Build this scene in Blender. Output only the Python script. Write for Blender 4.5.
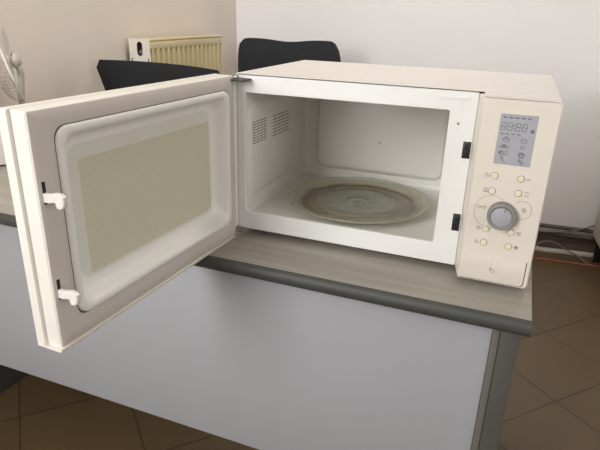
import bpy, bmesh, math, random
from mathutils import Vector, Matrix
PI = math.pi
random.seed(4)
for o in list(bpy.data.objects): bpy.data.objects.remove(o)
S = bpy.context.scene
C = S.collection
Z0 = 0.742                     # height of the microwave's underside above the floor

# ------------------------------------------------ camera, world, lights, exposure
cam_d = bpy.data.cameras.new('camera'); cam = bpy.data.objects.new('camera', cam_d); C.objects.link(cam)
cam_d.sensor_fit = 'HORIZONTAL'; cam_d.sensor_width = 36.0; cam_d.lens = 541.887/600*36.0
cam_d.clip_start = 0.02
cam.matrix_world = (Matrix.Translation((0.4602, -0.8667, 0.3919+Z0)) @ Matrix.Rotation(0.3660, 4, 'Z')
                    @ Matrix.Rotation(1.19437, 4, 'X') @ Matrix.Rotation(0.02987, 4, 'Z'))
S.camera = cam
W = bpy.data.worlds.new('world'); S.world = W; W.use_nodes = True
bg = W.node_tree.nodes['Background']; bg.inputs[0].default_value = (0.86, 0.91, 1.0, 1); bg.inputs[1].default_value = 1.0
def area(name, loc, target, sx, sy, power, col):
    d = bpy.data.lights.new(name, 'AREA'); d.shape = 'RECTANGLE'; d.size = sx; d.size_y = sy; d.energy = power; d.color = col
    o = bpy.data.objects.new(name, d); C.objects.link(o); o.location = loc
    o.rotation_euler = (Vector(target)-Vector(loc)).to_track_quat('-Z', 'Y').to_euler(); return o
area('window_daylight', (-0.62, -2.34, 1.75), (0.1, 0.2, 1.15), 0.8, 1.3, 46, (1.0, 1.0, 1.0))
area('right_fill_light', (4.0, -1.4, 1.8), (0.3, 0.6, 1.3), 1.8, 1.3, 30, (1.0, 0.98, 0.94))  # added fill from the right, brightens the walls and the door's inner face
area('overhead_fill_light', (0.2, 0.75, 2.68), (0.2, 0.75, 0.0), 1.2, 0.5, 20, (1.0, 0.97, 0.92))  # added overhead fill for the case top and far wall, no fixture
S.view_settings.view_transform = 'Standard'; S.view_settings.look = 'None'
S.view_settings.gamma = 1.0; S.view_settings.use_curve_mapping = False
S.view_settings.exposure = 0.0

# ------------------------------------------------ materials
def s2l(c):
    return tuple(((v/255)/12.92 if v/255 <= .04045 else ((v/255+.055)/1.055)**2.4) for v in c)
def mat(name, rgb, rough=0.5, metal=0.0, noise=0.0, nscale=8.0, bump=0.0, bscale=200.0, coat=0.0, stretch=(1, 1, 1), spec=0.5, rgb2=None):
    m = bpy.data.materials.new(name); m.use_nodes = True; nt = m.node_tree; N = nt.nodes; L = nt.links
    b = N['Principled BSDF']; c = s2l(rgb)
    b.inputs['Base Color'].default_value = (*c, 1); b.inputs['Roughness'].default_value = rough
    b.inputs['Metallic'].default_value = metal; b.inputs['Specular IOR Level'].default_value = spec
    b.inputs['Coat Weight'].default_value = coat; b.inputs['Coat Roughness'].default_value = 0.05
    tc = N.new('ShaderNodeTexCoord'); mp = N.new('ShaderNodeMapping'); mp.inputs['Scale'].default_value = stretch
    L.new(tc.outputs['Object'], mp.inputs[0])
    if noise or rgb2:
        n = N.new('ShaderNodeTexNoise'); n.inputs['Scale'].default_value = nscale; n.inputs['Detail'].default_value = 4
        L.new(mp.outputs[0], n.inputs['Vector'])
        r = N.new('ShaderNodeMapRange'); r.inputs[1].default_value = .35; r.inputs[2].default_value = .65; L.new(n.outputs[0], r.inputs[0])
        mx = N.new('ShaderNodeMix'); mx.data_type = 'RGBA'
        c2 = s2l(rgb2) if rgb2 else tuple(v*(1-noise) for v in c)
        mx.inputs[6].default_value = (*c, 1); mx.inputs[7].default_value = (*c2, 1)
        L.new(r.outputs[0], mx.inputs[0]); L.new(mx.outputs[2], b.inputs['Base Color'])
    if bump:
        n2 = N.new('ShaderNodeTexNoise'); n2.inputs['Scale'].default_value = bscale; L.new(mp.outputs[0], n2.inputs['Vector'])
        bp = N.new('ShaderNodeBump'); bp.inputs['Strength'].default_value = bump; bp.inputs['Distance'].default_value = 0.002
        L.new(n2.outputs[0], bp.inputs['Height']); L.new(bp.outputs[0], b.inputs['Normal'])
    return m
M = {}
M['wallL'] = mat('wall_paint_warm', (226, 214, 201), .85, noise=.05, nscale=2.2, bump=.25, bscale=60)
M['wallB'] = mat('wall_paint_white', (240, 238, 239), .8, noise=.04, nscale=1.8, bump=.2, bscale=60)
M['ceil'] = mat('ceiling_paint', (228, 225, 220), .9, noise=.02)
M['cream'] = mat('cream_plastic', (220, 213, 201), .38, noise=.03, nscale=5, bump=.05, bscale=400)
M['case'] = mat('cream_enamel', (215, 209, 201), .42, noise=.03, nscale=5, bump=.04, bscale=400)
M['white'] = mat('white_enamel', (232, 232, 230), .3, noise=.02, nscale=6)
M['cavity'] = mat('cavity_enamel', (228, 226, 219), .33, noise=.03, nscale=7)
M['mauve'] = mat('grey_mauve_plastic', (208, 199, 192), .45, noise=.02, nscale=6)
M['rim'] = mat('door_white_plastic', (236, 234, 230), .3, noise=.02, nscale=6)
M['hook'] = mat('white_hook_plastic', (222, 218, 213), .35, noise=.01)
M['gasket'] = mat('dark_seam', (80, 74, 70), .6, noise=.05)
M['door'] = mat('door_cream_plastic', (229, 225, 216), .38, noise=.02, nscale=5)
M['black'] = mat('black_plastic', (28, 30, 32), .45, noise=.1)
M['metal'] = mat('zinc_metal', (150, 150, 148), .3, 0.9, noise=.1)
M['knob'] = mat('grey_chrome_knob', (134, 131, 128), .55, 0.0, noise=.05)
M['knobface'] = mat('pale_grey_knob_face', (160, 160, 167), .6, 0.0, noise=.03)
M['button'] = mat('ivory_button', (224, 217, 194), .35, noise=.02)
M['btnring'] = mat('button_gap_shadow', (150, 142, 124), .6, noise=.02)
M['ink'] = mat('grey_print', (120, 112, 106), .6, noise=.02)
M['lcdink'] = mat('display_segments', (104, 106, 114), .5, noise=.02)
M['lcd'] = mat('display_glass', (168, 170, 177), .3, noise=.08, nscale=40, coat=.5)
M['vent'] = mat('vent_dark', (110, 106, 98), .8, noise=.05)
M['desktop'] = mat('desk_top_laminate', (164, 158, 147), .4, rgb2=(150, 144, 134), nscale=30, stretch=(.12, 1.6, 1), bump=.05, bscale=90)
M['edge'] = mat('desk_edge_band', (65, 66, 63), .55, noise=.05, nscale=20, stretch=(.2, 1, 1))
M['panel'] = mat('grey_modesty_laminate', (160, 161, 166), .5, noise=.03, nscale=3)
M['leg'] = mat('dark_grey_laminate', (76, 75, 71), .5, noise=.04, nscale=8)
M['strip'] = mat('olive_grey_strip', (98, 97, 88), .5, noise=.04)
M['rad'] = mat('cream_radiator_paint', (214, 198, 154), .4, noise=.05, nscale=6)
M['radcap'] = mat('white_radiator_cap', (236, 232, 222), .4, noise=.03)
M['chair'] = mat('black_fabric', (26, 28, 32), .85, noise=.25, nscale=60, bump=.3, bscale=500)
M['chair2'] = mat('charcoal_fabric', (34, 37, 41), .85, noise=.2, nscale=60, bump=.3, bscale=500)
M['fan'] = mat('aged_fan_plastic', (200, 192, 180), .45, noise=.05)
M['pipe'] = mat('shaded_pipe', (92, 82, 78), .5, noise=.1)  # the shadow the pipes lie in is put into this dark colour
M['skirt'] = mat('brown_skirting_tile', (104, 92, 84), .5, noise=.1, nscale=12)
M['duct'] = mat('white_trunking', (214, 208, 198), .5, noise=.04)
M['cable'] = mat('grey_cable', (122, 112, 104), .6, noise=.05)
M['red'] = mat('red_cable', (172, 88, 68), .6, noise=.05)
M['boxw'] = mat('pale_box_plastic', (232, 229, 222), .5, noise=.03)
M['boxc'] = mat('yellowed_plastic', (222, 208, 168), .5, noise=.03)
M['cab'] = mat('pale_cabinet_laminate', (205, 203, 192), .5, noise=.03)

def glass(name, rgb, alpha_mix=.5, rough=.05):
    m = bpy.data.materials.new(name); m.use_nodes = True; nt = m.node_tree; N = nt.nodes; L = nt.links
    N.remove(N['Principled BSDF']); out = N['Material Output']
    t = N.new('ShaderNodeBsdfTransparent'); t.inputs[0].default_value = (*rgb, 1)
    g = N.new('ShaderNodeBsdfGlossy'); g.inputs['Roughness'].default_value = rough; g.inputs[0].default_value = (.9, .9, .88, 1)
    f = N.new('ShaderNodeFresnel'); f.inputs[0].default_value = 1.5
    mx = N.new('ShaderNodeMixShader'); L.new(f.outputs[0], mx.inputs[0]); L.new(t.outputs[0], mx.inputs[1]); L.new(g.outputs[0], mx.inputs[2])
    L.new(mx.outputs[0], out.inputs[0]); return m
M['glass'] = glass('door_window_glass', (.93, .93, .88))

def plate_mat():               # greenish glass with burnt brown rings
    m = bpy.data.materials.new('stained_turntable_glass'); m.use_nodes = True; nt = m.node_tree; N = nt.nodes; L = nt.links
    b = N['Principled BSDF']; b.inputs['Roughness'].default_value = .1; b.inputs['Coat Weight'].default_value = .4
    tc = N.new('ShaderNodeTexCoord'); sx = N.new('ShaderNodeSeparateXYZ'); L.new(tc.outputs['Object'], sx.inputs[0])
    cx = N.new('ShaderNodeCombineXYZ'); L.new(sx.outputs[0], cx.inputs[0]); L.new(sx.outputs[1], cx.inputs[1])
    ln = N.new('ShaderNodeVectorMath'); ln.operation = 'LENGTH'; L.new(cx.outputs[0], ln.inputs[0])
    nz = N.new('ShaderNodeTexNoise'); nz.inputs['Scale'].default_value = 28; nz.inputs['Detail'].default_value = 5; L.new(tc.outputs['Object'], nz.inputs['Vector'])
    ad = N.new('ShaderNodeMath'); ad.operation = 'MULTIPLY_ADD'; ad.inputs[1].default_value = .012; L.new(nz.outputs[0], ad.inputs[0]); L.new(ln.outputs['Value'], ad.inputs[2])
    cr = N.new('ShaderNodeValToRGB'); L.new(ad.outputs[0], cr.inputs[0])
    mr = N.new('ShaderNodeMath'); mr.operation = 'DIVIDE'; mr.inputs[1].default_value = .155; L.new(ad.outputs[0], mr.inputs[0]); L.new(mr.outputs[0], cr.inputs[0])
    e = cr.color_ramp.elements
    stops = [(0.0, (128, 124, 120)), (.09, (138, 136, 128)), (.13, (196, 196, 184)), (.20, (184, 184, 170)), (.36, (186, 186, 172)), (.56, (176, 172, 154)), (.69, (156, 140, 120)), (.74, (100, 70, 54)), (.77, (172, 160, 138)), (.80, (204, 200, 182)), (1.0, (196, 192, 170))]
    e[0].position = 0; e[0].color = (*s2l(stops[0][1]), 1); e[1].position = 1; e[1].color = (*s2l(stops[-1][1]), 1)
    for p, c in stops[1:-1]:
        q = e.new(p); q.color = (*s2l(c), 1)
    n2 = N.new('ShaderNodeTexNoise'); n2.inputs['Scale'].default_value = 16; n2.inputs['Detail'].default_value = 3; L.new(tc.outputs['Object'], n2.inputs['Vector'])
    r2 = N.new('ShaderNodeMapRange'); r2.inputs[1].default_value = .52; r2.inputs[2].default_value = .75; r2.inputs[4].default_value = .4; L.new(n2.outputs[0], r2.inputs[0])
    msk = N.new('ShaderNodeMath'); msk.operation = 'LESS_THAN'; msk.inputs[1].default_value = .116; L.new(ln.outputs['Value'], msk.inputs[0])
    mm = N.new('ShaderNodeMath'); mm.operation = 'MULTIPLY'; L.new(r2.outputs[0], mm.inputs[0]); L.new(msk.outputs[0], mm.inputs[1])
    mx = N.new('ShaderNodeMix'); mx.data_type = 'RGBA'; L.new(mm.outputs[0], mx.inputs[0]); L.new(cr.outputs[0], mx.inputs[6]); mx.inputs[7].default_value = (*s2l((122, 98, 86)), 1)
    L.new(mx.outputs[2], b.inputs['Base Color'])
    tr = N.new('ShaderNodeBsdfTransparent'); tr.inputs[0].default_value = (.90, .91, .85, 1)
    ms = N.new('ShaderNodeMixShader'); al = N.new('ShaderNodeValToRGB'); L.new(mr.outputs[0], al.inputs[0]); ae = al.color_ramp.elements
    ae[0].position = 0; ae[0].color = (.55, .55, .55, 1); ae[1].position = 1; ae[1].color = (.55, .55, .55, 1)
    for p, c in ((.16, .50), (.55, .52), (.70, .66), (.745, .88), (.785, .40), (.86, .36), (.885, .6), (.91, .38)):
        w_ = ae.new(p); w_.color = (c, c, c, 1)
    L.new(al.outputs[0], ms.inputs[0])
    L.new(tr.outputs[0], ms.inputs[1]); L.new(b.outputs[0], ms.inputs[2]); L.new(ms.outputs[0], N['Material Output'].inputs[0])
    return m
M['plate'] = plate_mat()

def mesh_mat():                # perforated sheet: hexagonal rows of see-through holes
    m = bpy.data.materials.new('perforated_screen'); m.use_nodes = True; nt = m.node_tree; N = nt.nodes; L = nt.links
    b = N['Principled BSDF']; b.inputs['Base Color'].default_value = (*s2l((206, 199, 172)), 1); b.inputs['Roughness'].default_value = .4
    tc = N.new('ShaderNodeTexCoord'); vo = N.new('ShaderNodeMapping'); vo.inputs['Rotation'].default_value = (0, 0, 0)
    L.new(tc.outputs['Object'], vo.inputs[0]); sx = N.new('ShaderNodeSeparateXYZ'); L.new(vo.outputs[0], sx.inputs[0])
    def wave(sock, k):
        a = N.new('ShaderNodeMath'); a.operation = 'MULTIPLY'; a.inputs[1].default_value = 2*PI/k; L.new(sock, a.inputs[0])
        c = N.new('ShaderNodeMath'); c.operation = 'COSINE'; L.new(a.outputs[0], c.inputs[0]); return c.outputs[0]
    p = N.new('ShaderNodeMath'); p.operation = 'MULTIPLY'
    L.new(wave(sx.outputs[0], .0045), p.inputs[0]); L.new(wave(sx.outputs[2], .0045), p.inputs[1])
    g = N.new('ShaderNodeMapRange'); g.inputs[1].default_value = .30; g.inputs[2].default_value = .75; g.inputs[4].default_value = .55; L.new(p.outputs[0], g.inputs[0])
    # only inside the perforated field
    def rng(sock, lo, hi):
        a = N.new('ShaderNodeMath'); a.operation = 'GREATER_THAN'; a.inputs[1].default_value = lo; L.new(sock, a.inputs[0])
        c = N.new('ShaderNodeMath'); c.operation = 'LESS_THAN'; c.inputs[1].default_value = hi; L.new(sock, c.inputs[0])
        d = N.new('ShaderNodeMath'); d.operation = 'MULTIPLY'; L.new(a.outputs[0], d.inputs[0]); L.new(c.outputs[0], d.inputs[1]); return d.outputs[0]
    q = N.new('ShaderNodeMath'); q.operation = 'MULTIPLY'; L.new(rng(sx.outputs[0], .052, .343), q.inputs[0]); L.new(rng(sx.outputs[2], .056, .213), q.inputs[1])
    r = N.new('ShaderNodeMath'); r.operation = 'MULTIPLY'; L.new(q.outputs[0], r.inputs[0]); L.new(g.outputs[0], r.inputs[1])
    tcol = N.new('ShaderNodeMix'); tcol.data_type = 'RGBA'; L.new(q.outputs[0], tcol.inputs[0])
    tcol.inputs[6].default_value = (*s2l((222, 219, 209)), 1); tcol.inputs[7].default_value = (*s2l((216, 211, 188)), 1)
    L.new(tcol.outputs[2], b.inputs['Base Color'])
    t = N.new('ShaderNodeBsdfTransparent'); ms = N.new('ShaderNodeMixShader')
    L.new(r.outputs[0], ms.inputs[0]); L.new(b.outputs[0], ms.inputs[1]); L.new(t.outputs[0], ms.inputs[2]); L.new(ms.outputs[0], N['Material Output'].inputs[0])
    return m
M['screen'] = mesh_mat()

def floor_mat():
    m = bpy.data.materials.new('brown_floor_tiles'); m.use_nodes = True; nt = m.node_tree; N = nt.nodes; L = nt.links
    b = N['Principled BSDF']; b.inputs['Roughness'].default_value = .42
    tc = N.new('ShaderNodeTexCoord')
    sub = N.new('ShaderNodeVectorMath'); sub.operation = 'SUBTRACT'; sub.inputs[1].default_value = (.713, 1.177, 0); L.new(tc.outputs['Object'], sub.inputs[0])
    outs = []; flo = []
    for ang in (-42.3+90, 47.7+90):
        d = N.new('ShaderNodeVectorMath'); d.operation = 'DOT_PRODUCT'; d.inputs[1].default_value = (math.cos(math.radians(ang)), math.sin(math.radians(ang)), 0)
        L.new(sub.outputs[0], d.inputs[0])
        s = N.new('ShaderNodeMath'); s.operation = 'DIVIDE'; s.inputs[1].default_value = .3055; L.new(d.outputs['Value'], s.inputs[0])
        r = N.new('ShaderNodeMath'); r.operation = 'ADD'; r.inputs[1].default_value = .5; L.new(s.outputs[0], r.inputs[0])
        f = N.new('ShaderNodeMath'); f.operation = 'FRACT'; L.new(r.outputs[0], f.inputs[0])
        k = N.new('ShaderNodeMath'); k.operation = 'SUBTRACT'; k.inputs[1].default_value = .5; L.new(f.outputs[0], k.inputs[0])
        a = N.new('ShaderNodeMath'); a.operation = 'ABSOLUTE'; L.new(k.outputs[0], a.inputs[0]); outs.append(a.outputs[0])
        fl = N.new('ShaderNodeMath'); fl.operation = 'FLOOR'; L.new(s.outputs[0], fl.inputs[0]); flo.append(fl.outputs[0])
    mn = N.new('ShaderNodeMath'); mn.operation = 'MINIMUM'; L.new(outs[0], mn.inputs[0]); L.new(outs[1], mn.inputs[1])
    g = N.new('ShaderNodeMapRange'); g.inputs[1].default_value = .003; g.inputs[2].default_value = .010; L.new(mn.outputs[0], g.inputs[0])
    cx = N.new('ShaderNodeCombineXYZ'); L.new(flo[0], cx.inputs[0]); L.new(flo[1], cx.inputs[1])
    wn = N.new('ShaderNodeTexWhiteNoise'); L.new(cx.outputs[0], wn.inputs['Vector'])
    nz = N.new('ShaderNodeTexNoise'); nz.inputs['Scale'].default_value = 7; nz.inputs['Detail'].default_value = 5; L.new(tc.outputs['Object'], nz.inputs['Vector'])
    av = N.new('ShaderNodeMath'); av.operation = 'MULTIPLY_ADD'; av.inputs[1].default_value = .3; L.new(wn.outputs['Value'], av.inputs[0]); L.new(nz.outputs[0], av.inputs[2])
    mr = N.new('ShaderNodeMapRange'); mr.inputs[1].default_value = .35; mr.inputs[2].default_value = .95; L.new(av.outputs[0], mr.inputs[0])
    c = N.new('ShaderNodeMix'); c.data_type = 'RGBA'; c.inputs[6].default_value = (*s2l((96, 78, 52)), 1); c.inputs[7].default_value = (*s2l((88, 71, 48)), 1); L.new(mr.outputs[0], c.inputs[0])
    e = N.new('ShaderNodeMix'); e.data_type = 'RGBA'; e.inputs[6].default_value = (*s2l((58, 46, 35)), 1); L.new(g.outputs[0], e.inputs[0]); L.new(c.outputs[2], e.inputs[7])
    L.new(e.outputs[2], b.inputs['Base Color'])
    bp = N.new('ShaderNodeBump'); bp.inputs['Strength'].default_value = .4; bp.inputs['Distance'].default_value = .002; L.new(g.outputs[0], bp.inputs['Height']); L.new(bp.outputs[0], b.inputs['Normal'])
    return m
M['floor'] = floor_mat()

# ------------------------------------------------ mesh helpers
def box(bm, x0, x1, y0, y1, z0, z1, mtx=None, bev=0.0, seg=2):
    t = bmesh.new(); bmesh.ops.create_cube(t, size=1)
    for v in t.verts: v.co = Vector(((x0+x1)/2+v.co.x*(x1-x0), (y0+y1)/2+v.co.y*(y1-y0), (z0+z1)/2+v.co.z*(z1-z0)))
    if bev: bmesh.ops.bevel(t, geom=list(t.edges), offset=bev, segments=seg, profile=.5, affect='EDGES')
    merge(bm, t, mtx)
def merge(bm, t, mtx=None):
    if mtx is not None: bmesh.ops.transform(t, matrix=mtx, verts=list(t.verts))
    me = bpy.data.meshes.new('t'); t.to_mesh(me); t.free(); bm.from_mesh(me); bpy.data.meshes.remove(me)
def tube(bm, pts, r, n=8, closed=False, radii=None):
    P = [Vector(p) for p in pts]; rings = []; up = None
    m = len(P)
    for i in range(m):
        if closed: d = P[(i+1) % m]-P[i-1]
        else: d = P[min(i+1, m-1)]-P[max(i-1, 0)]
        d.normalize()
        if up is None: up = Vector((0, 0, 1)) if abs(d.z) < .9 else Vector((1, 0, 0))
        a = d.cross(up).normalized(); b = a.cross(d).normalized(); up = b
        rr = radii[i] if radii else r
        rings.append([bm.verts.new(P[i]+(a*math.cos(2*PI*k/n)+b*math.sin(2*PI*k/n))*rr) for k in range(n)])
    for i in range(m if closed else m-1):
        A, B = rings[i], rings[(i+1) % m]
        for k in range(n): bm.faces.new((A[k], A[(k+1) % n], B[(k+1) % n], B[k]))
    if not closed: bm.faces.new(rings[0][::-1]); bm.faces.new(rings[-1])
def lathe(bm, prof, n=48, mtx=None):          # prof: (radius, height) around Z
    t = bmesh.new(); rings = []
    for r, z in prof:
        rings.append([t.verts.new((0, 0, z))] if r < 1e-6 else [t.verts.new((r*math.cos(2*PI*k/n), r*math.sin(2*PI*k/n), z)) for k in range(n)])
    for A, B in zip(rings[:-1], rings[1:]):
        for k in range(n):
            k2 = (k+1) % n
            if len(A) == 1 and len(B) == 1: continue
            if len(A) == 1: t.faces.new((A[0], B[k], B[k2]))
            elif len(B) == 1: t.faces.new((A[k], B[0], A[k2]))
            else: t.faces.new((A[k], B[k], B[k2], A[k2]))
    bmesh.ops.recalc_face_normals(t, faces=list(t.faces)); merge(bm, t, mtx)
def rr(x0, x1, z0, z1, r, n=6):               # rounded rectangle in (x, z); r may be four radii bl, br, tr, tl
    R = r if isinstance(r, (tuple, list)) else (r,)*4; out = []
    for (cx, cz, a0), q in zip(((x0, z0, PI), (x1, z0, 1.5*PI), (x1, z1, 0), (x0, z1, .5*PI)), R):
        q = max(q, 1e-4)
        ox = cx+q if cx == x0 else cx-q; oz = cz+q if cz == z0 else cz-q
        for k in range(n+1):
            a = a0+k/n*PI/2; out.append((ox+q*math.cos(a), oz+q*math.sin(a)))
    return out
def loft(bm, rings, cap0=False, cap1=False, closed=False):
    R = [[bm.verts.new(p) for p in r] for r in rings]; n = len(R[0])
    pairs = list(zip(R[:-1], R[1:])) + ([(R[-1], R[0])] if closed else [])
    for A, B in pairs:
        for k in range(n): bm.faces.new((A[k], A[(k+1) % n], B[(k+1) % n], B[k]))
    if cap0: bm.faces.new(R[0][::-1])
    if cap1: bm.faces.new(R[-1])
def at_y(ring, y): return [(x, y, z) for x, z in ring]
def obj(name, bm, m, parent=None, smooth=True, normals=True):
    if normals: bmesh.ops.recalc_face_normals(bm, faces=list(bm.faces))
    me = bpy.data.meshes.new(name); bm.to_mesh(me); bm.free()
    me.materials.append(M[m] if isinstance(m, str) else m)
    if smooth:
        for p in me.polygons: p.use_smooth = True
        try: me.set_sharp_from_angle(angle=math.radians(35))
        except Exception: pass
    o = bpy.data.objects.new(name, me); C.objects.link(o)
    if parent: o.parent = parent
    return o
def thing(name, label, cat, loc=(0, 0, 0), rotz=0, group=None):
    o = bpy.data.objects.new(name, None); C.objects.link(o); o.location = loc; o.rotation_euler = (0, 0, rotz); o.empty_display_size = .05
    o['label'] = label; o['category'] = cat
    if group: o['group'] = group
    return o
def tag(o, label, cat, group=None):
    o['label'] = label; o['category'] = cat
    if group: o['group'] = group
    return o
def struct(name, bm, m):
    o = obj(name, bm, m); o['kind'] = 'structure'; return o
def ribbon(bm, pts, w, y, t=.0002, closed=False):   # flat printed stroke in the x-z plane
    P = list(pts)
    if closed: P.append(P[0])
    for (x0, z0), (x1, z1) in zip(P[:-1], P[1:]):
        dx, dz = x1-x0, z1-z0; l = math.hypot(dx, dz)
        if l < 1e-7: continue
        ex, ez = dx/l*w/2, dz/l*w/2; nx, nz = -dz/l*w/2, dx/l*w/2
        q = [(x0-ex+nx, z0-ez+nz), (x1+ex+nx, z1+ez+nz), (x1+ex-nx, z1+ez-nz), (x0-ex-nx, z0-ez-nz)]
        loft(bm, [[(a, y, c) for a, c in q], [(a, y-t, c) for a, c in q]], True, True)
def circ(cx, cz, rx, rz=None, n=20, a0=0, a1=2*PI):
    rz = rz or rx; return [(cx+rx*math.cos(a0+(a1-a0)*k/n), cz+rz*math.sin(a0+(a1-a0)*k/n)) for k in range(n+1)]

# ------------------------------------------------ the room
bm = bmesh.new(); box(bm, -1.25, 4.2, -2.6, 2.45, -.1, 0); struct('floor', bm, 'floor')
bm = bmesh.new(); box(bm, -1.25, 4.2, -2.6, 2.5, 2.75, 2.85); struct('ceiling', bm, 'ceil')
bang = math.radians(4.5); db = Vector((math.cos(bang), math.sin(bang), 0)); nb = Vector((-db.y, db.x, 0))
corner = Vector((-1.014, 1.925, 0))
MB = Matrix.Translation(corner) @ Matrix.Rotation(bang, 4, 'Z')        # x along the far wall, y into it
bm = bmesh.new(); box(bm, -.1, 5.1, 0, .1, 0, 2.75, MB); struct('wall_back', bm, 'wallB')
bm = bmesh.new(); box(bm, -1.12, -1.014, -2.6, 1.925, 0, 2.75); struct('wall_left', bm, 'wallL')
def wall_hole(name, m, x0, x1, y0, y1, horiz, w0, w1, z0, z1):
    bm = bmesh.new()
    if horiz:
        box(bm, x0, w0, y0, y1, 0, 2.75); box(bm, w1, x1, y0, y1, 0, 2.75); box(bm, w0, w1, y0, y1, 0, z0); box(bm, w0, w1, y0, y1, z1, 2.75)
    else:
        box(bm, x0, x1, y0, w0, 0, 2.75); box(bm, x0, x1, w1, y1, 0, 2.75); box(bm, x0, x1, w0, w1, 0, z0); box(bm, x0, x1, w0, w1, z1, 2.75)
    struct(name, bm, m)
wall_hole('wall_front', 'wallB', -1.12, 4.2, -2.6, -2.45, True, -1.0, -.2, 1.05, 2.45)
wall_hole('wall_right', 'wallB', 4.1, 4.2, -2.45, 2.3, False, -2.3, -.5, 1.15, 2.5)
bm = bmesh.new(); box(bm, .0, 5.1, -.008, 0, 0, .083, MB, .002); struct('baseboard_back', bm, 'skirt')
# heating pipes and trunking along the far wall
for nm, z, lab in (('heating_pipe', .134, 'upper of the two heating pipes running along the far wall'), ('heating_pipe', .0945, 'lower heating pipe just above the dark skirting of the far wall')):
    bm = bmesh.new(); tube(bm, [MB @ Vector((x, -.022, z)) for x in (.12, 1.0, 2.0, 4.0)], .0105, 12)
    for x in (.4, 1.4, 2.4, 3.4): box(bm, x-.006, x+.006, -.030, .0, z-.004, z+.004, MB)
    tag(obj(nm, bm, 'pipe'), lab, 'pipe', 'heating pipes on the far wall')
bm = bmesh.new(); box(bm, 0, .62, -.016, .016, 0, .016, Matrix.Translation((.37, 1.985, 0)) @ Matrix.Rotation(math.radians(6.5), 4, 'Z'), .002)
tag(obj('cable_trunking', bm, 'duct'), 'thin white cable trunking lying on the floor below the heating pipes', 'trunking')
def smooth_path(P, n=8):
    P = [Vector(p) for p in P]; out = []
    for i in range(len(P)-1):
        a, b, c, d = P[max(i-1, 0)], P[i], P[i+1], P[min(i+2, len(P)-1)]
        for k in range(n):
            t = k/n; out.append(.5*((2*b)+(c-a)*t+(2*a-5*b+4*c-d)*t*t+(3*b-a-3*c+d)*t**3))
    return out+[P[-1]]
bm = bmesh.new(); tube(bm, smooth_path([(.50, 1.93, .004), (.60, 1.94, .004), (.66, 1.975, .02), (.705, 2.005, .055), (.76, 2.015, .06), (.82, 2.01, .035), (.875, 1.985, .018), (.93, 1.93, .004), (1.02, 1.92, .004)]), .0035, 8)
tag(obj('power_cable', bm, 'cable'), 'grey cable arching over the white trunking on the floor', 'cable')
bm = bmesh.new(); tube(bm, smooth_path([(.45, 1.86, .004), (.60, 1.885, .004), (.727, 1.90, .004), (.82, 1.91, .004), (.90, 1.915, .004), (1.05, 1.92, .006)]), .0035, 8)
tag(obj('power_cable', bm, 'red'), 'thin red cable running along the floor in front of the trunking', 'cable')
bm = bmesh.new(); tube(bm, smooth_path([MB @ Vector(p) for p in ((1.60, -.034, .105), (1.75, -.036, .108), (1.84, -.036, .125), (1.91, -.034, .15), (1.98, -.012, .172), (2.1, -.008, .18))]), .004, 8)
tag(obj('power_cable', bm, 'cable'), 'brownish cable rising from the heating pipes up the far wall', 'cable')
# pale cabinet at the right edge
t = thing('storage_cabinet', 'pale cabinet at the right edge of the photo beside the far wall', 'cabinet', (.928, 2.045, 0), bang)
bm = bmesh.new(); box(bm, 0, .7, -.42, -.008, .125, .85, None, .003); obj('body', bm, 'cab', t)
for k in range(2):
    bm = bmesh.new(); box(bm, .008+.344*k, .346+.344*k, -.438, -.4205, .135, .84, None, .003); d = obj('door', bm, 'cab', t)
    bm = bmesh.new(); box(bm, .31+.06*k, .32+.06*k, -.455, -.438, .5, .6, None, .003); obj('handle', bm, 'metal', d)
for x in (.03, .66):
    for y in (-.40, -.06):
        bm = bmesh.new(); lathe(bm, [(0, 0), (.014, 0), (.018, .126), (0, .126)], 14, Matrix.Translation((x, y, 0))); obj('leg', bm, 'black', t)

# ------------------------------------------------ desk
DT = Z0-.0135                    # top surface
t = thing('office_desk', 'long grey office desk with dark edge band, carrying the open microwave', 'desk', (-.19, .2, 0))
OX, OY = .19, -.2
def dbx(bm, x0, x1, y0, y1, z0, z1, bev=0.0): box(bm, x0+OX, x1+OX, y0+OY, y1+OY, z0, z1, None, bev)
bm = bmesh.new(); dbx(bm, -.925, .533, -.1135, .586, DT-.025, DT, .0008); obj('desk_top', bm, 'desktop', t)
bm = bmesh.new()
prof = [(-.1137, DT+.0003), (-.1165, DT-.0005), (-.121, DT-.004), (-.1232, DT-.010), (-.1232, DT-.016), (-.121, DT-.021), (-.1165, DT-.0250), (-.1137, DT-.0253)]
loft(bm, [[(x+OX, y+OY, z) for y, z in prof] for x in (-.925, .5345)], True, True); obj('edge_band', bm, 'edge', t)
bm = bmesh.new(); dbx(bm, -.88, .484, -.088, -.070, Z0-.445, DT-.0255, .0008); obj('modesty_panel', bm, 'panel', t)
bm = bmesh.new(); dbx(bm, .4845, .4955, -.0905, -.070, 0, DT-.0255, .001); obj('trim_strip', bm, 'strip', t)
for x0, x1 in ((.496, .5235), (-.909, -.8815)):
    bm = bmesh.new(); dbx(bm, x0, x1, -.0925, .56, .0, DT-.0255, .0012); obj('leg', bm, 'leg', t)

# ------------------------------------------------ microwave
mw = thing('microwave', 'cream microwave oven with its door swung wide open, on the grey desk', 'microwave', (0, 0, Z0))
Wm, Hm, Dm, XP, PF = .5225, .289, .322, .418, -.043
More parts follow.
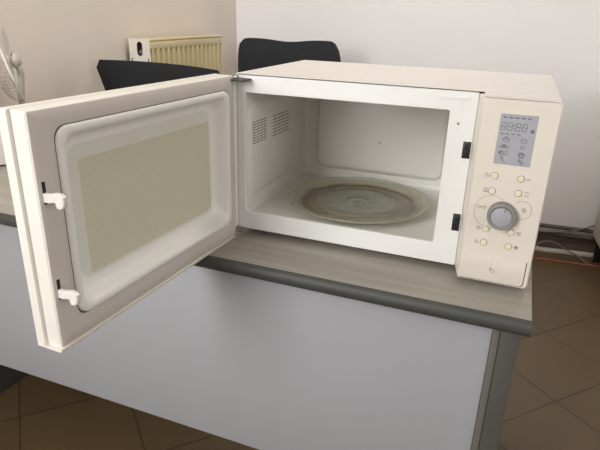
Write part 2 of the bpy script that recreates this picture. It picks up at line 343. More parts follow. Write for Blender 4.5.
# case: a folded sheet (left side, top, right side), back and base
bm = bmesh.new()
sec_o = [(0, .001), (0, Hm-.004), (.0012, Hm-.0012), (.004, Hm), (Wm-.008, Hm), (Wm-.0025, Hm-.0025), (Wm, Hm-.008), (Wm, .001)]
sec_i = [(.0015, .001), (.0015, Hm-.005), (.0025, Hm-.0025), (.005, Hm-.0015), (Wm-.008, Hm-.0015), (Wm-.0035, Hm-.0035), (Wm-.0015, Hm-.008), (Wm-.0015, .001)]
ring = sec_o+sec_i[::-1]
loft(bm, [[(x, y, z) for x, z in ring] for y in (-.0015, Dm)], True, True)
case = obj('case', bm, 'case', mw)
bm = bmesh.new(); box(bm, .002, Wm-.002, Dm-.003, Dm-.0005, .002, Hm-.002); obj('back_plate', bm, 'metal', mw)
bm = bmesh.new(); box(bm, .002, Wm-.002, .002, Dm-.002, .0015, .003); obj('base_plate', bm, 'metal', mw)
for x, y in ((.05, .05), (.47, .03), (.05, .28), (.47, .28)):
    bm = bmesh.new(); lathe(bm, [(0, -.0134), (.010, -.0134), (.013, -.002), (.013, .0014), (0, .0014)], 20, Matrix.Translation((x, y, 0))); obj('foot', bm, 'white' if x < .1 and y < .1 else 'black', mw)
# front frame with the opening
OL, ORR, OB, OT = .0165, .369, .035, .256
bm = bmesh.new()
r0 = rr(.0015, XP-.009, .0, Hm-.0032, .002); r1 = rr(OL, ORR, OB, OT, (.009, .003, .003, .003))
r1b = rr(OL+.001, ORR-.001, OB+.001, OT-.001, (.009, .003, .003, .003))
loft(bm, [at_y(r0, .008), at_y(r0, .001), at_y(rr(.0025, XP-.010, .001, Hm-.0042, .002), 0), at_y(rr(OL-.001, ORR+.001, OB-.001, OT+.001, (.010, .004, .004, .004)), 0), at_y(r1, .0012), at_y(r1, .008)], closed=True)
fr = obj('front_frame', bm, 'white', mw)
bm = bmesh.new(); ribbon(bm, [(.352, .2755), (.396, .2755)],   .003, .0002, .0022); ribbon(bm, [(.386, .2755), (.386, .252)], .0012, .0002, .0008)
obj('embossed_rib', bm, 'white', fr)
bm = bmesh.new(); lathe(bm, [(0, 0), (.0022, 0), (.0018, .0012), (0, .0016)], 12, Matrix.Translation((.384, .0002, .237)) @ Matrix.Rotation(PI/2, 4, 'X')); obj('screw', bm, 'metal', fr)
for z0, z1 in ((.184, .2105), (.062, .0915)):
    bm = bmesh.new(); box(bm, .3955, .4075, -.0007, .0012, z0, z1, None, .0003); s = obj('latch_slot', bm, 'black', fr)
    bm = bmesh.new(); box(bm, .3985, .4045, -.0013, -.0005, (z0+z1)/2+.001, (z0+z1)/2+.009, None, .0006); obj('latch_switch', bm, 'chair2', s)
# cavity
CX0, CX1, CZ0, CZ1, CD = .0155, .372, .0300, .262, .306
bm = bmesh.new()
R = lambda i, r: rr(CX0+i, CX1-i, CZ0+i, CZ1-i, r, 8)
loft(bm, [at_y(R(0, .010), .008), at_y(R(0, .012), CD-.014), at_y(R(.0015, .012), CD-.006), at_y(R(.006, .012), CD-.001), at_y(R(.010, .012), CD),
          at_y(rr(.045, .345, .052, .245, .030, 8), CD), at_y(rr(.0475, .3425, .0545, .2425, .028, 8), CD-.002), at_y(rr(.053, .337, .060, .237, .022, 8), CD-.0115), at_y(rr(.058, .332, .065, .232, .020, 8), CD-.0140)], False, True)
cav = obj('cavity', bm, 'cavity', mw)
bm = bmesh.new()
def at_x(ring, x): return [(x, y, z) for y, z in ring]
loft(bm, [at_x(rr(-.02+.028, .232, .056, .240, .030, 8), CX0+.0001), at_x(rr(.0105, .2295, .0585, .2375, .028, 8), CX0+.0012), at_x(rr(.016, .222, .066, .230, .024, 8), CX0+.005), at_x(rr(.019, .219, .069, .227, .022, 8), CX0+.0057)], False, True)
sr = obj('side_embossing', bm, 'cavity', cav)
for y0, y1, z0, z1, nr in ((.022, .083, .160, .199, 9), (.113, .196, .158, .197, 7)):
    bm = bmesh.new()
    for i in range(nr):
        z = z0+(z1-z0)*i/(nr-1); nd = 4
        for k in range(nd):
            a = y0+(y1-y0)*k/nd; b = y0+(y1-y0)*(k+1)/nd-.003
            box(bm, CX0+.0048, CX0+.0060, a, b, z-.0009, z+.0009)
    obj('vent', bm, 'vent', cav, smooth=False)
for x, y, z in ((.198, CD-.0143, .127), (.222, CD-.004, .0560)):
    bm = bmesh.new(); lathe(bm, [(0, -.001), (.0016, -.001), (.0014, .001), (0, .0012)], 10, Matrix.Translation((x, y, z)) @ Matrix.Rotation(PI/2, 4, 'X')); obj('stain_speck', bm, 'gasket', cav)
bm = bmesh.new(); box(bm, .049, .052, .03, .04, CZ1-.006, CZ1+.001); box(bm, .049, .062, .03, .04, CZ1-.007, CZ1-.0045); obj('ceiling_clip', bm, 'gasket', cav)
# coupler under the plate
PX, PY, PR, PZ = .1985, .1375, .1400, CZ0
bm = bmesh.new(); lathe(bm, [(0, CZ0-.001), (.020, CZ0-.001), (.018, CZ0+.004), (.009, CZ0+.0062), (0, CZ0+.0062)], 24, Matrix.Translation((PX, PY, 0))); obj('drive_coupler', bm, 'white', cav)
# control panel
bm = bmesh.new()
def pan_ring(y, i, x0): return at_y(rr(x0+i, Wm-i, .0+i, Hm-.0041-i, (.002, .006, .006, .002), 5), y)
loft(bm, [pan_ring(.003, 0, XP-.0085), pan_ring(-.0015, 0, XP-.0085), pan_ring(PF+.002, 0, XP), pan_ring(PF, .0018, XP)], True, True)
cp = obj('control_panel', bm, 'cream', mw)
bm = bmesh.new()      # top hood of the case folded forward over the panel
hs = [(XP-.0005, Hm-.0033), (XP-.0005, Hm), (Wm-.008, Hm), (Wm-.0025, Hm-.0025), (Wm+.0004, Hm-.008), (Wm+.0004, Hm-.03), (Wm-.0003, Hm-.03), (Wm-.0003, Hm-.009), (Wm-.004, Hm-.0043), (Wm-.009, Hm-.0033)]
loft(bm, [[(x, y, z) for x, z in hs] for y in (PF+.0005, -.0016)], True, True); obj('panel_hood', bm, 'case', mw)
YF = PF-.0001
# display
bm = bmesh.new(); lc = rr(.4445, .4945, .192, .265, .0005, 2); loft(bm, [at_y(lc, YF+.0002), at_y(lc, YF-.0004)], True, True); lcd = obj('display', bm, 'lcd', cp)
YL = YF-.0004
def L2(u, v): return (.4445+.05*u, .265-.073*v)
bm = bmesh.new()
def seg_digit(u0, v0, w, h):
    sl = .12*h
    def p(a, b): x, z = L2(u0+a*w+(1-b)*sl*1.2, v0+b*h); return (x, z)
    g = .12
    for a, b in (((g, 0), (1-g, 0)), ((g, .5), (1-g, .5)), ((g, 1), (1-g, 1)), ((0, .08), (0, .42)), ((1, .08), (1, .42)), ((0, .58), (0, .92)), ((1, .58), (1, .92))):
        ribbon(bm, [p(*a), p(*b)], .0009, YL)
for u0 in (.05, .23, .44, .62): seg_digit(u0, .17, .115, .145)
for v in (.215, .275): ribbon(bm, [L2(.395, v), L2(.405, v)], .001, YL)
obj('clock_digits', bm, 'lcdink', lcd)
bm = bmesh.new()
for u in (.08, .25, .41, .57, .73): ribbon(bm, [L2(u, .065), L2(u+.09, .065)], .0014, YL); ribbon(bm, [L2(u+.02, .05), L2(u+.05, .08)], .0007, YL)
for u in (.07, .22, .37, .52): ribbon(bm, [L2(u, .385), L2(u+.08, .385)], .0012, YL)
ribbon(bm, circ(*L2(.9, .30), .0020, n=4), .0014, YL)
obj('indicator_marks', bm, 'lcdink', lcd)
def icon(fn, name='food_icon'):
    global bm
    bm = bmesh.new(); fn(); obj(name, bm, 'lcdink', lcd)
def c2(u, v, rx, rz=None, **k): return circ(*L2(u, v), rx, rz, **k)
wI = .0006
def pot(): ribbon(bm, c2(.24, .50, .0040, .0028), wI, YL); ribbon(bm, [L2(.15, .49), L2(.33, .49)], wI, YL); ribbon(bm, [L2(.2, .445), L2(.28, .445)], wI, YL)
def dish(): ribbon(bm, c2(.22, .64, .0045, .0016), wI, YL); ribbon(bm, [L2(.08, .655), L2(.37, .645)], wI, YL); ribbon(bm, c2(.22, .615, .002, .001, n=8), wI, YL)
def meat(): ribbon(bm, c2(.18, .765, .0034, .0026), wI, YL); ribbon(bm, [L2(.27, .73), L2(.34, .74), L2(.33, .80), L2(.2, .79)], wI, YL); ribbon(bm, c2(.15, .76, .0012, n=8), wI, YL)
def leg_(): ribbon(bm, c2(.2, .865, .0018, .0022, n=10), wI, YL); ribbon(bm, [L2(.22, .895), L2(.32, .955)], .0008, YL)
def egg(): ribbon(bm, c2(.72, .50, .0038, .0026), wI, YL)
def steam():
    for u in (.67, .75): ribbon(bm, [L2(u+.02*math.sin(k*1.4), .595+.012*k) for k in range(7)], wI, YL)
def bowl(): ribbon(bm, c2(.72, .775, .0042, .0030), wI, YL); ribbon(bm, c2(.72, .765, .0026, .0014), wI, YL); ribbon(bm, [L2(.66, .83), L2(.78, .83)], wI, YL)
def fish(): ribbon(bm, c2(.69, .885, .0016, .0014, n=8), wI, YL); ribbon(bm, c2(.76, .935, .0022, .0018, n=10), wI, YL); ribbon(bm, [L2(.70, .9), L2(.75, .93)], .0007, YL)
for f in (pot, dish, meat, leg_, egg, steam, bowl, fish): icon(f)
# buttons with their printed symbols
def button(x, z):
    bm = bmesh.new(); T = Matrix.Translation((x, YF, z)) @ Matrix.Rotation(PI/2, 4, 'X')
    lathe(bm, [(.0047, -.0002), (.0054, -.0002), (.0054, .0003), (.0047, .0003), (.0047, -.0002)], 28, T); r = obj('button_surround', bm, 'btnring', cp)
    bm = bmesh.new(); lathe(bm, [(.0046, -.0005), (.0046, .0014), (.0038, .0022), (0, .0026)], 28, T); obj('button', bm, 'button', r)
wS = .0005; YS = YF
def sym(fn):
    global bm
    bm = bmesh.new(); fn(); obj('button_symbol', bm, 'ink', cp)
for x, z in ((.4495, .1735), (.486, .1735), (.4495, .1505), (.486, .1515), (.4495, .0895), (.4855, .0895), (.4495, .0670), (.4855, .0665)): button(x, z)
def s1():
    ribbon(bm, [(.4365+.0007*math.sin(k), .1705+.0011*k) for k in range(7)], wS, YS); ribbon(bm, [(.4395+.0007*math.sin(k), .1705+.0011*k) for k in range(7)], wS, YS); ribbon(bm, [(.4415, .171), (.4425, .1765)], wS, YS)
def s2(): ribbon(bm, [(.4945, .1735), (.499, .1735)], .0008, YS)
def s3(): ribbon(bm, rr(.4370, .4425, .148, .1525, .001, 2), wS, YS, closed=True); ribbon(bm, [(.438, .1545), (.4415, .1545)], wS, YS); ribbon(bm, [(.4385, .1502), (.441, .1502)], wS, YS)
def s4():
    ribbon(bm, [(.494, .1545), (.501, .1545)], wS, YS); ribbon(bm, [(.4975, .1545), (.4975, .152)], wS, YS)
    for zz in (.1500, .148): ribbon(bm, [(.4945, zz), (.4965, zz)], wS, YS); ribbon(bm, [(.4985, zz), (.5005, zz)], wS, YS)
def s5(): ribbon(bm, circ(.4385, .0895, .0026, .0024, 14), wS, YS); ribbon(bm, [(.4365, .0895), (.4425, .0895)], wS, YS)
def s6():
    for dx in (0, .003): ribbon(bm, rr(.4940+dx, .4962+dx, .0885, .0915, .0005, 1), wS, YS, closed=True)
    ribbon(bm, [(.494, .087), (.4995, .087)], wS, YS)
def s7(): ribbon(bm, circ(.4385, .067, .0026, n=14, a0=PI*.7, a1=PI*2.3), wS, YS); ribbon(bm, [(.4385, .0665), (.4385, .0705)], wS, YS)
def s8(): ribbon(bm, circ(.4965, .0665, .0025, n=14), wS, YS); ribbon(bm, circ(.4965, .0665, .0011, n=8), wS, YS); ribbon(bm, [(.4945, .0665), (.4985, .0665)], wS, YS)
def s9(): ribbon(bm, circ(.4345, .1235, .0025, .0020, 12), wS, YS); ribbon(bm, [(.4365, .1235), (.439, .1235)], .0007, YS); ribbon(bm, circ(.4425, .1235, .0023, n=12), wS, YS); ribbon(bm, [(.4425, .1235), (.4425, .125)], wS, YS); ribbon(bm, [(.4425, .1235), (.4438, .1235)], wS, YS)
def s10(): ribbon(bm, rr(.4952, .4992, .1262, .1300, .0006, 1), wS, YS, closed=True); ribbon(bm, rr(.4968, .5008, .1235, .1275, .0006, 1), wS, YS, closed=True)
def s11(): ribbon(bm, circ(.4525, .1180, .0245, .0255, 40, PI*.30, PI*1.62), .0004, YS)
def s12(): ribbon(bm, circ(.4950, .1265, .0135, .0140, 32, -PI*.75, PI*.78), .0004, YS)
for f in (s1, s2, s3, s4, s5, s6, s7, s8, s9, s10, s11, s12): sym(f)
# knob
KT = Matrix.Translation((.4682, YF, .1155)) @ Matrix.Rotation(PI/2, 4, 'X')
bm = bmesh.new(); lathe(bm, [(0, -.0003), (.0208, -.0003), (.0210, .002), (.0204, .0125), (.0196, .0150), (.0178, .0160), (.0160, .0150), (.0150, .0135), (0, .0135)], 56, KT); kn = obj('knob', bm, 'knob', cp)
bm = bmesh.new(); lathe(bm, [(.0149, .0134), (.0146, .0148), (.0120, .0160), (0, .0163)], 40, KT); obj('knob_face', bm, 'knobface', kn)
bm = bmesh.new(); box(bm, -.0012, .0012, .0095, .0152, .0158, .0164, KT @ Matrix.Rotation(-.35, 4, 'Z'), .0002); obj('knob_pointer', bm, 'knob', kn)
# door release flap
bm = bmesh.new(); fo = rr(.4205, .5165, .0025, .0445, (.002, .006, .001, .001), 5); loft(bm, [at_y(fo, YF+.0003), at_y(fo, YF-.0002)], True, True); fb = obj('flap_gap', bm, 'gasket', cp)
bm = bmesh.new(); fo = rr(.4193, .5153, .0037, .0447, (.002, .006, .001, .001), 5); fi = rr(.4200, .5145, .0047, .0437, (.002, .006, .001, .001), 5)
loft(bm, [at_y(fo, YF), at_y(fo, YF-.0016), at_y(fi, YF-.0024)], True, True); fl = obj('release_flap', bm, 'cream', cp)
bm = bmesh.new(); yy = YF-.0024; ribbon(bm, circ(.4685, .0225, .0033, .0024, 14), .0005, yy); ribbon(bm, [(.4640, .0262), (.4665, .0252), (.4655, .0235)], .0006, yy); ribbon(bm, circ(.4655, .0262, .0014, n=8), .0005, yy); obj('hand_symbol', bm, 'ink', fl)
bm = bmesh.new(); box(bm, .420, .5165, YF-.0022, YF, .0447, .0462, None, .0006); obj('flap_ridge', bm, 'cream', cp)

# door: local x from hinge to free edge, local -y outward, z up
DTH = math.radians(267.3); DW = .4244
bm = bmesh.new()
def dr(y, i): return at_y(rr(-.002+i, DW+.004-i, -.0120+i, .2862-i, .004, 4), y)
def hole(y, i): return at_y(rr(.045+i, .382-i, .040+i, .252-i, .02, 4), y)
loft(bm, [dr(-.030, 0), dr(-.038, 0), dr(-.0405, .0025), hole(-.0405, -.002), hole(-.038, 0), hole(-.030, 0)], closed=True)
door = obj('door', bm, 'door', mw); door.location = (.0045, -.0159, 0); door.rotation_euler = (0, 0, DTH)
bm = bmesh.new()      # core body inside the outer lip
def co(y, i=0.0): return at_y(rr(.0+i, DW-i, -.0105+i, .2855-i, .002, 4), y)
def ch(y, i=0.0): return at_y(rr(.016+i, .3945-i, .018+i, .267-i, .016, 4), y)
loft(bm, [co(-.030), co(-.0035), co(-.0025, .0008), ch(-.0025), ch(-.030)], closed=True)
obj('door_core', bm, 'door', door)
bm = bmesh.new()      # outer lip wrapping the bottom and free edge
def li(y, i=0.0): return at_y(rr(-.001, DW+.0045+i, -.0124-i, .2860, .003, 4), y)
def li2(y): return at_y(rr(.002, DW-.001, -.0095, .2840, .003, 4), y)
loft(bm, [li(-.0302), li(-.0245), li2(-.0245), li2(-.0302)], closed=True); obj('door_lip', bm, 'door', door)
bm = bmesh.new()      # bottom bead under the inner face
box(bm, .006, DW+.0035, -.010, .0022, -.0130, -.0074, None, .0016); box(bm, DW-.004, DW+.0045, -.0385, .0010, -.0127, -.0090, None, .0012); obj('door_bead', bm, 'cream', door)
bm = bmesh.new()      # inner mauve face
def mo(y, i=0.0): return at_y(rr(.0015+i, DW-.0008-i, -.0070+i, .2848-i, .0015, 6), y)
def mi(y, i=0.0): return at_y(rr(.0175+i, .3925-i, .0195+i, .2645-i, .016, 6), y)
loft(bm, [mo(-.0026), mo(-.0006), mo(0, .0008), mi(0, -.0008), mi(-.0006), mi(-.0026)], closed=True)
obj('inner_face', bm, 'mauve', door)
bm = bmesh.new()      # dark seam
def mi3(y, i): return at_y(rr(.0175+i, .3925-i, .0195+i, .2645-i, max(.016-i, .008), 6), y)
loft(bm, [mi3(-.0008, 0), mi3(-.0008, .0022), mi3(-.0024, .0022), mi3(-.0024, 0)], closed=True); obj('seam', bm, 'gasket', door)
bm = bmesh.new()      # white moulded surround: raised rim that slopes down to the window
def ri(y, i, r): return at_y(rr(.0185+i, .3915-i, .0205+i, .2635-i, r, 10), y)
loft(bm, [ri(-.004, 0, .018), ri(.0005, .0002, .018), ri(.0026, .0016, .017), ri(.0034, .0040, .016), ri(.0030, .0085, .016), ri(.0012, .0108, .018), ri(-.0060, .0140, .022), ri(-.0150, .0175, .024), ri(-.0190, .0205, .024), ri(-.0207, .0250, .022), ri(-.0210, .0310, .020)])
obj('window_surround', bm, 'rim', door)
bm = bmesh.new()
pl = rr(.0440, .3660, .0460, .2380, .016, 8); loft(bm, [at_y(pl, -.0211), at_y(pl, -.0218)], True, True); obj('perforated_screen', bm, 'screen', door)
bm = bmesh.new(); pl = rr(.047, .380, .042, .250, .018, 6); loft(bm, [at_y(pl, -.0385), at_y(pl, -.0350)], True, True); obj('window_glass', bm, 'glass', door)
for z in (.190, .068):         # latch hooks and their slots
    bm = bmesh.new(); box(bm, .4140, .4185, -.001, .0005, z-.010, z+.0165); sl = obj('hook_slot', bm, 'black', door)
    prof = [(-.001, z+.0035), (.010, z+.0040), (.018, z+.0062), (.0255, z+.0060), (.0300, z+.0030), (.0312, z-.003), (.0295, z-.0085), (.0255, z-.0118), (.0205, z-.0118), (.0190, z-.0085), (.0185, z-.0045), (.0130, z-.0048), (.0080, z-.0065), (-.001, z-.0070)]
    bm = bmesh.new(); x0, x1 = .4125, .4195; e = .0012
    cy = sum(p[0] for p in prof)/len(prof); cz = sum(p[1] for p in prof)/len(prof)
    def sh(k): return [(cy+(a-cy)*k, cz+(b-cz)*k) for a, b in prof]
    loft(bm, [[(x0, a, b) for a, b in sh(.9)], [(x0+e, a, b) for a, b in prof], [(x1-e, a, b) for a, b in prof], [(x1, a, b) for a, b in sh(.9)]], True, True)
    obj('latch_hook', bm, 'hook', door)
bm = bmesh.new(); box(bm, -.0055, .0012, -.0125, .004, .004, .280, None, .001); obj('hinge_strip', bm, 'white', mw)
# hinge plates
bm = bmesh.new(); box(bm, -.017, .030, -.027, .001, Hm-.0115, Hm-.0085, None, .0006); hg = obj('hinge_plate', bm, 'black', mw)
bm = bmesh.new(); lathe(bm, [(0, Hm-.012), (.0035, Hm-.012), (.0035, Hm-.003), (.0025, Hm-.002), (0, Hm-.002)], 16, Matrix.Translation((-.001, -.013, 0)))
box(bm, -.004, .011, -.018, -.010, Hm-.0075, Hm-.0045, None, .0006); obj('hinge_pin', bm, 'metal', hg)
bm = bmesh.new(); box(bm, -.006, .016, -.020, .002, -.002, .0006, None, .0005); obj('hinge_plate', bm, 'metal', mw)

# glass turntable plate resting in the cavity (a thing of its own)
bm = bmesh.new()
prof = [(0, .0065), (.016, .0065), (.020, .0075), (.022, .0065), (.055, .0060), (.075, .0060), (.077, .0072), (.080, .0060), (.100, .0060), (.106, .0064), (.110, .0092), (.1125, .0092), (.115, .0115), (.126, .0125), (.1275, .0140), (.130, .0132), (.137, .0148), (PR, .0172), (PR+.0022, .0172), (PR+.0026, .0155), (PR, .0140), (.130, .0098), (.118, .0062), (.110, .0030), (.100, .0008), (.095, .0001), (.088, .0001), (.084, .0025), (.022, .0040), (0, .0063-.0008)]
lathe(bm, prof, 96)
tp = obj('turntable_plate', bm, 'plate'); tp.location = (PX, PY, Z0+CZ0+.0012)
tag(tp, 'round glass turntable plate with burnt brown rings inside the microwave', 'turntable')

# ------------------------------------------------ radiator on the left wall
YR0, YR1, ZT, ZBOT = .978, 1.55, Z0+.272, Z0-.26
rd = thing('radiator', 'cream ribbed panel radiator with a white end cap on the left wall', 'radiator', (-1.012, (YR0+YR1)/2, ZBOT)); ro = (YR0+YR1)/2
def rb(bm, x0, x1, y0, y1, z0, z1, bev=.0): box(bm, x0, x1, y0-ro, y1-ro, z0-ZBOT, z1-ZBOT, None, bev)
bm = bmesh.new(); n = 15; pts = []; ya, yb = YR0+.012, YR1-.010
w = (yb-ya)/n
for i in range(n):
    y = ya+i*w
    pts += [(.118, y), (.118, y+w*.42), (.107, y+w*.54), (.107, y+w*.86)]
pts.append((.118, yb))
back = [(x-.004, y) for x, y in pts][::-1]
zz = (ZBOT+.045, ZT-.036)
loft(bm, [[(x, y-ro, z-ZBOT) for x, y in pts+back] for z in zz], True, True)
rb(bm, .104, .1185, YR0+.003, YR1-.003, ZT-.037, ZT-.007, .003); rb(bm, .104, .1185, YR0+.003, YR1-.003, ZBOT+.002, ZBOT+.046, .003)
rb(bm, .1, .114, YR0+.003, YR0+.013, ZBOT+.04, ZT-.05); rb(bm, .1, .114, YR1-.011, YR1-.003, ZBOT+.04, ZT-.05)
obj('front_panel', bm, 'rad', rd)
bm = bmesh.new(); rb(bm, .024, .034, YR0+.004, YR1-.004, ZBOT, ZT-.004, .002); obj('rear_panel', bm, 'rad', rd)
bm = bmesh.new(); rb(bm, .022, .120, YR0+.001, YR1-.001, ZT-.006, ZT, .001)
for i in range(40):
    y = YR0+.02+i*(YR1-YR0-.04)/39; rb(bm, .045, .095, y-.0015, y+.0015, ZT-.0065, ZT+.001)
obj('top_grille', bm, 'rad', rd)
for side in (0, 1):
    y0, y1 = ((YR0-.002, YR0), (YR1, YR1+.002))[side]
    bm = bmesh.new(); o1 = rr(.021, .119, 0, ZT-ZBOT+.001, .002, 6); hz = ZT-ZBOT-.036
    i1 = rr(.058, .084, hz-.028, hz+.026, .0128, 6)
    loft(bm, [at_y(o1, y0-ro), at_y(i1, y0-ro), at_y(i1, y1-ro), at_y(o1, y1-ro)], closed=True); cpd = obj('end_cap', bm, 'radcap', rd)
    bm = bmesh.new(); rb(bm, .060, .082, YR0+.02 if side == 0 else YR1-.028, YR0+.028 if side == 0 else YR1-.02, ZT-.07, ZT-.015, .001)
    tube(bm, [(.071, (YR0+.006 if side == 0 else YR1-.006)-ro, hz-.012), (.071, (YR0+.03 if side == 0 else YR1-.03)-ro, hz-.012)], .009, 12); obj('connector', bm, 'metal', cpd)
    if side == 0:
        for x in (.030, .108):
            bm = bmesh.new(); rb(bm, x, x+.0045, y0-.0006, y0+.0006, ZT-.125, ZT-.072); obj('cap_slit', bm, 'gasket', cpd)
bm = bmesh.new(); tube(bm, [(.075, YR1-ro, ZT-ZBOT-.028), (.075, YR1+.03-ro, ZT-ZBOT-.028)], .007, 12); tube(bm, [(.075, YR1+.012-ro, ZT-ZBOT-.04), (.075, YR1+.012-ro, ZT-ZBOT-.018)], .005, 10); obj('bleed_valve', bm, 'gasket', rd)
for y in (YR0+.12, YR1-.12):
    bm = bmesh.new(); rb(bm, .0, .026, y-.015, y+.015, ZBOT+.05, ZT-.05, .001); obj('bracket', bm, 'radcap', rd)

# ------------------------------------------------ office chairs
def chair(label, loc, rotz, m, fnback, H, lean):
    """root at floor; backrest plane faces -y in local space (sitter looks to -y)"""
    t = thing('office_chair', label, 'chair', loc, rotz, 'office chairs behind the desk')
    bm = bmesh.new(); nu, nv = 24, 14; F = []; B = []
    for j in range(nv+1):
        v = j/nv; rf = []; rbk = []
        for i in range(nu+1):
            u = i/nu*2-1; x, z = fnback(u, v)
            y = .035*(1-u*u)+lean*(z-.5)
            edge = min(1, (1-abs(u))*9, (1-v)*6+.0, v*6+.15); th = .004+.013*math.sqrt(max(0, edge))
            rf.append(bm.verts.new((x, y-th, z))); rbk.append(bm.verts.new((x, y+th, z)))
        F.append(rf); B.append(rbk)
    for j in range(nv):
        for i in range(nu):
            bm.faces.new((F[j][i], F[j][i+1], F[j+1][i+1], F[j+1][i])); bm.faces.new((B[j][i], B[j+1][i], B[j+1][i+1], B[j][i+1]))
        bm.faces.new((F[j][0], F[j+1][0], B[j+1][0], B[j][0])); bm.faces.new((F[j][nu], B[j][nu], B[j+1][nu], F[j+1][nu]))
    for i in range(nu):
        bm.faces.new((F[0][i], B[0][i], B[0][i+1], F[0][i+1])); bm.faces.new((F[nv][i], F[nv][i+1], B[nv][i+1], B[nv][i]))
    obj('backrest', bm, m, t)
    bm = bmesh.new(); loft(bm, [[(x, y-.235, z) for x, y in rr(-.22+i, .22-i, -.22+i, .21-i, .07, 6)] for i, z in ((.02, .405), (.0, .42), (.0, .445), (.012, .465), (.05, .472))], True, True); obj('seat', bm, m, t)
    bm = bmesh.new(); tube(bm, smooth_path([(0, -.18, .395), (0, -.02, .395), (0, .06, .41), (0, .075, .47), (0, .062, .56)]), .016, 10); obj('back_support', bm, 'black', t)
    bm = bmesh.new(); lathe(bm, [(0, .08), (.028, .08), (.028, .25), (.018, .255), (.018, .395), (.07, .398), (.07, .406), (0, .406)], 20, Matrix.Translation((0, -.235, 0))); obj('gas_lift', bm, 'black', t)
    for k in range(5):
        a = 2*PI*k/5+.3; c, s = math.cos(a), math.sin(a)
        bm = bmesh.new(); tube(bm, [(c*.02, -.235+s*.02, .105), (c*.15, -.235+s*.15, .092), (c*.27, -.235+s*.27, .072)], .016, 8, radii=[.020, .017, .012]); lg = obj('base_leg', bm, 'black', t)
        bm = bmesh.new(); X = Matrix.Translation((c*.27, -.235+s*.27, .025)) @ Matrix.Rotation(a, 4, 'Z') @ Matrix.Rotation(PI/2, 4, 'X')
        for q in (-.017, .005): lathe(bm, [(0, q), (.025, q), (.025, q+.012), (0, q+.012)], 18, X)
        tube(bm, [(c*.27, -.235+s*.27, .02), (c*.27, -.235+s*.27, .07)], .005, 8); obj('caster', bm, 'black', lg)
    return t
def back1(u, v):                 # flat wide top, tapering strongly below it
    top = .955-.003*u*u; z = .56+(top-.56)*v
    w = max(.288-.40*(top-z), .19)
    if v > .93: w -= .030*((v-.93)/.07)**3
    return u*w, z
def back2(u, v):                 # dipped top edge, rounded shoulders
    top = 1.013-.014*math.exp(-((u+.05)/.42)**2)-.004*u*u
    if u > .82: top -= .038*((u-.82)/.18)**2.2
    if u < -.86: top -= .026*((-.86-u)/.14)**2.4
    z = .58+(top-.58)*v
    w = .272-.030*v
    if u < 0: w = .248
    if v > .85: w -= .008*((v-.85)/.15)**2
    return u*w, z
chair('black fabric office chair seen directly behind the open microwave door', (-.682, .722, 0), math.radians(-7), 'chair', back1, .95, -.02)
chair('dark grey office chair by the white far wall behind the microwave', (-.540, 1.52, 0), math.radians(6), 'chair2', back2, 1.0, .04)

# ------------------------------------------------ small fan on the desk behind the door
hub = Vector((-.880, .330, Z0+.239))
fan = thing('desk_fan', 'small off-white fan with a tilted wire grille at the left end of desk', 'fan', (-.900, .342, DT)); fo = Vector((-.900, .342, DT))
bm = bmesh.new(); lathe(bm, [(0, 0), (.058, 0), (.062, .006), (.058, .014), (.022, .022), (.015, .03), (0, .03)], 32); obj('base', bm, 'fan', fan)
bm = bmesh.new(); tube(bm, smooth_path([Vector((0, 0, .02)), Vector((.004, .0, .09)), Vector((.012, -.004, .15)), hub-fo+Vector((.008, .004, -.034)), hub-fo+Vector((.003, 0, -.012))]), .0095, 12); obj('stand', bm, 'fan', fan)
AX = Vector((-.668, -.744, -.03)).normalized()             # the fan faces left
q = AX.to_track_quat('Z', 'Y').to_matrix().to_4x4(); TF = Matrix.Translation(hub-fo) @ q
bm = bmesh.new(); lathe(bm, [(0, -.016), (.010, -.0155), (.019, -.010), (.0235, -.002), (.022, .006), (.015, .010), (0, .010)], 28, TF); obj('motor_housing', bm, 'fan', fan)
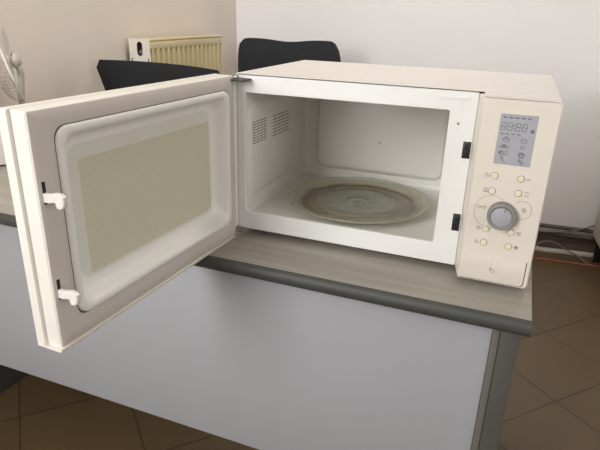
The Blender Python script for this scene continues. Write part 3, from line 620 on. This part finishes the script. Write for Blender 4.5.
for k in range(3):
    bm = bmesh.new(); a0 = [PI/2-.02, PI/2+2*PI/3, PI/2+4*PI/3][k]
    rings = []
    for i in range(9):
        f = i/8; r = .012+.105*f; wd = .014+.018*math.sin(PI*min(f*.8+.12, 1)); wd *= (1-.75*max(0, f-.8)/.2)
        tw = .5-.25*f; pts = []
        for s_, off in ((-1, 0), (0, .0012), (1, 0), (0, -.0012)):
            c, s = math.cos(a0), math.sin(a0); X = r*c-s_*wd*math.cos(tw)*s*.9; Y = r*s+s_*wd*math.cos(tw)*c*.9
            pts.append(TF @ Vector((X, Y, .016+s_*wd*math.sin(tw)*.6+off)))
        rings.append(pts)
    loft(bm, rings, True, True); obj('blade', bm, 'fan', fan)
AG = Vector((-.650, -.720, -.25)).normalized()
qg = AG.to_track_quat('Z', 'Y').to_matrix().to_4x4(); GC = hub-fo+AX*.020+Vector((0, 0, -.012)); TG = Matrix.Translation(GC) @ qg
bm = bmesh.new(); RG = .100
tube(bm, [TG @ Vector((RG*math.cos(2*PI*k/48), RG*math.sin(2*PI*k/48), 0)) for k in range(48)], .0028, 8, closed=True); gr = obj('grille_ring', bm, 'boxw', fan)
bm = bmesh.new()
for k in range(44):
    a = 2*PI*k/44; c, s = math.cos(a), math.sin(a)
    tube(bm, [TG @ Vector((c*r, s*r, z)) for r, z in ((RG, 0), (RG*.97, .018), (RG*.88, .032), (.06, .040), (.026, .043))], .0009, 4)
for r, z in ((RG*.95, .022), (.06, .040)): tube(bm, [TG @ Vector((r*math.cos(2*PI*k/40), r*math.sin(2*PI*k/40), z)) for k in range(40)], .0011, 5, closed=True)
lathe(bm, [(0, .041), (.027, .041), (.026, .046), (0, .048)], 24, TG)
obj('grille', bm, 'fan', fan)
# pale box at the left end of the desk
bx = thing('desktop_appliance', 'pale boxy appliance with a yellowed band at the left edge of desk', 'appliance', (-.765, .150, DT), math.radians(48))
bm = bmesh.new(); box(bm, -.20, 0, 0, .10, 0.004, .160, None, .003); obj('body', bm, 'boxw', bx)
bm = bmesh.new(); box(bm, -.201, .001, -.001, .101, .160, .186, None, .003); obj('yellowed_band', bm, 'boxc', bx)
bm = bmesh.new(); box(bm, -.20, 0, 0, .10, .186, .217, None, .004); obj('lid', bm, 'boxw', bx)
bm = bmesh.new(); box(bm, -.194, -.006, .006, .094, 0, .0045); obj('base', bm, 'black', bx)
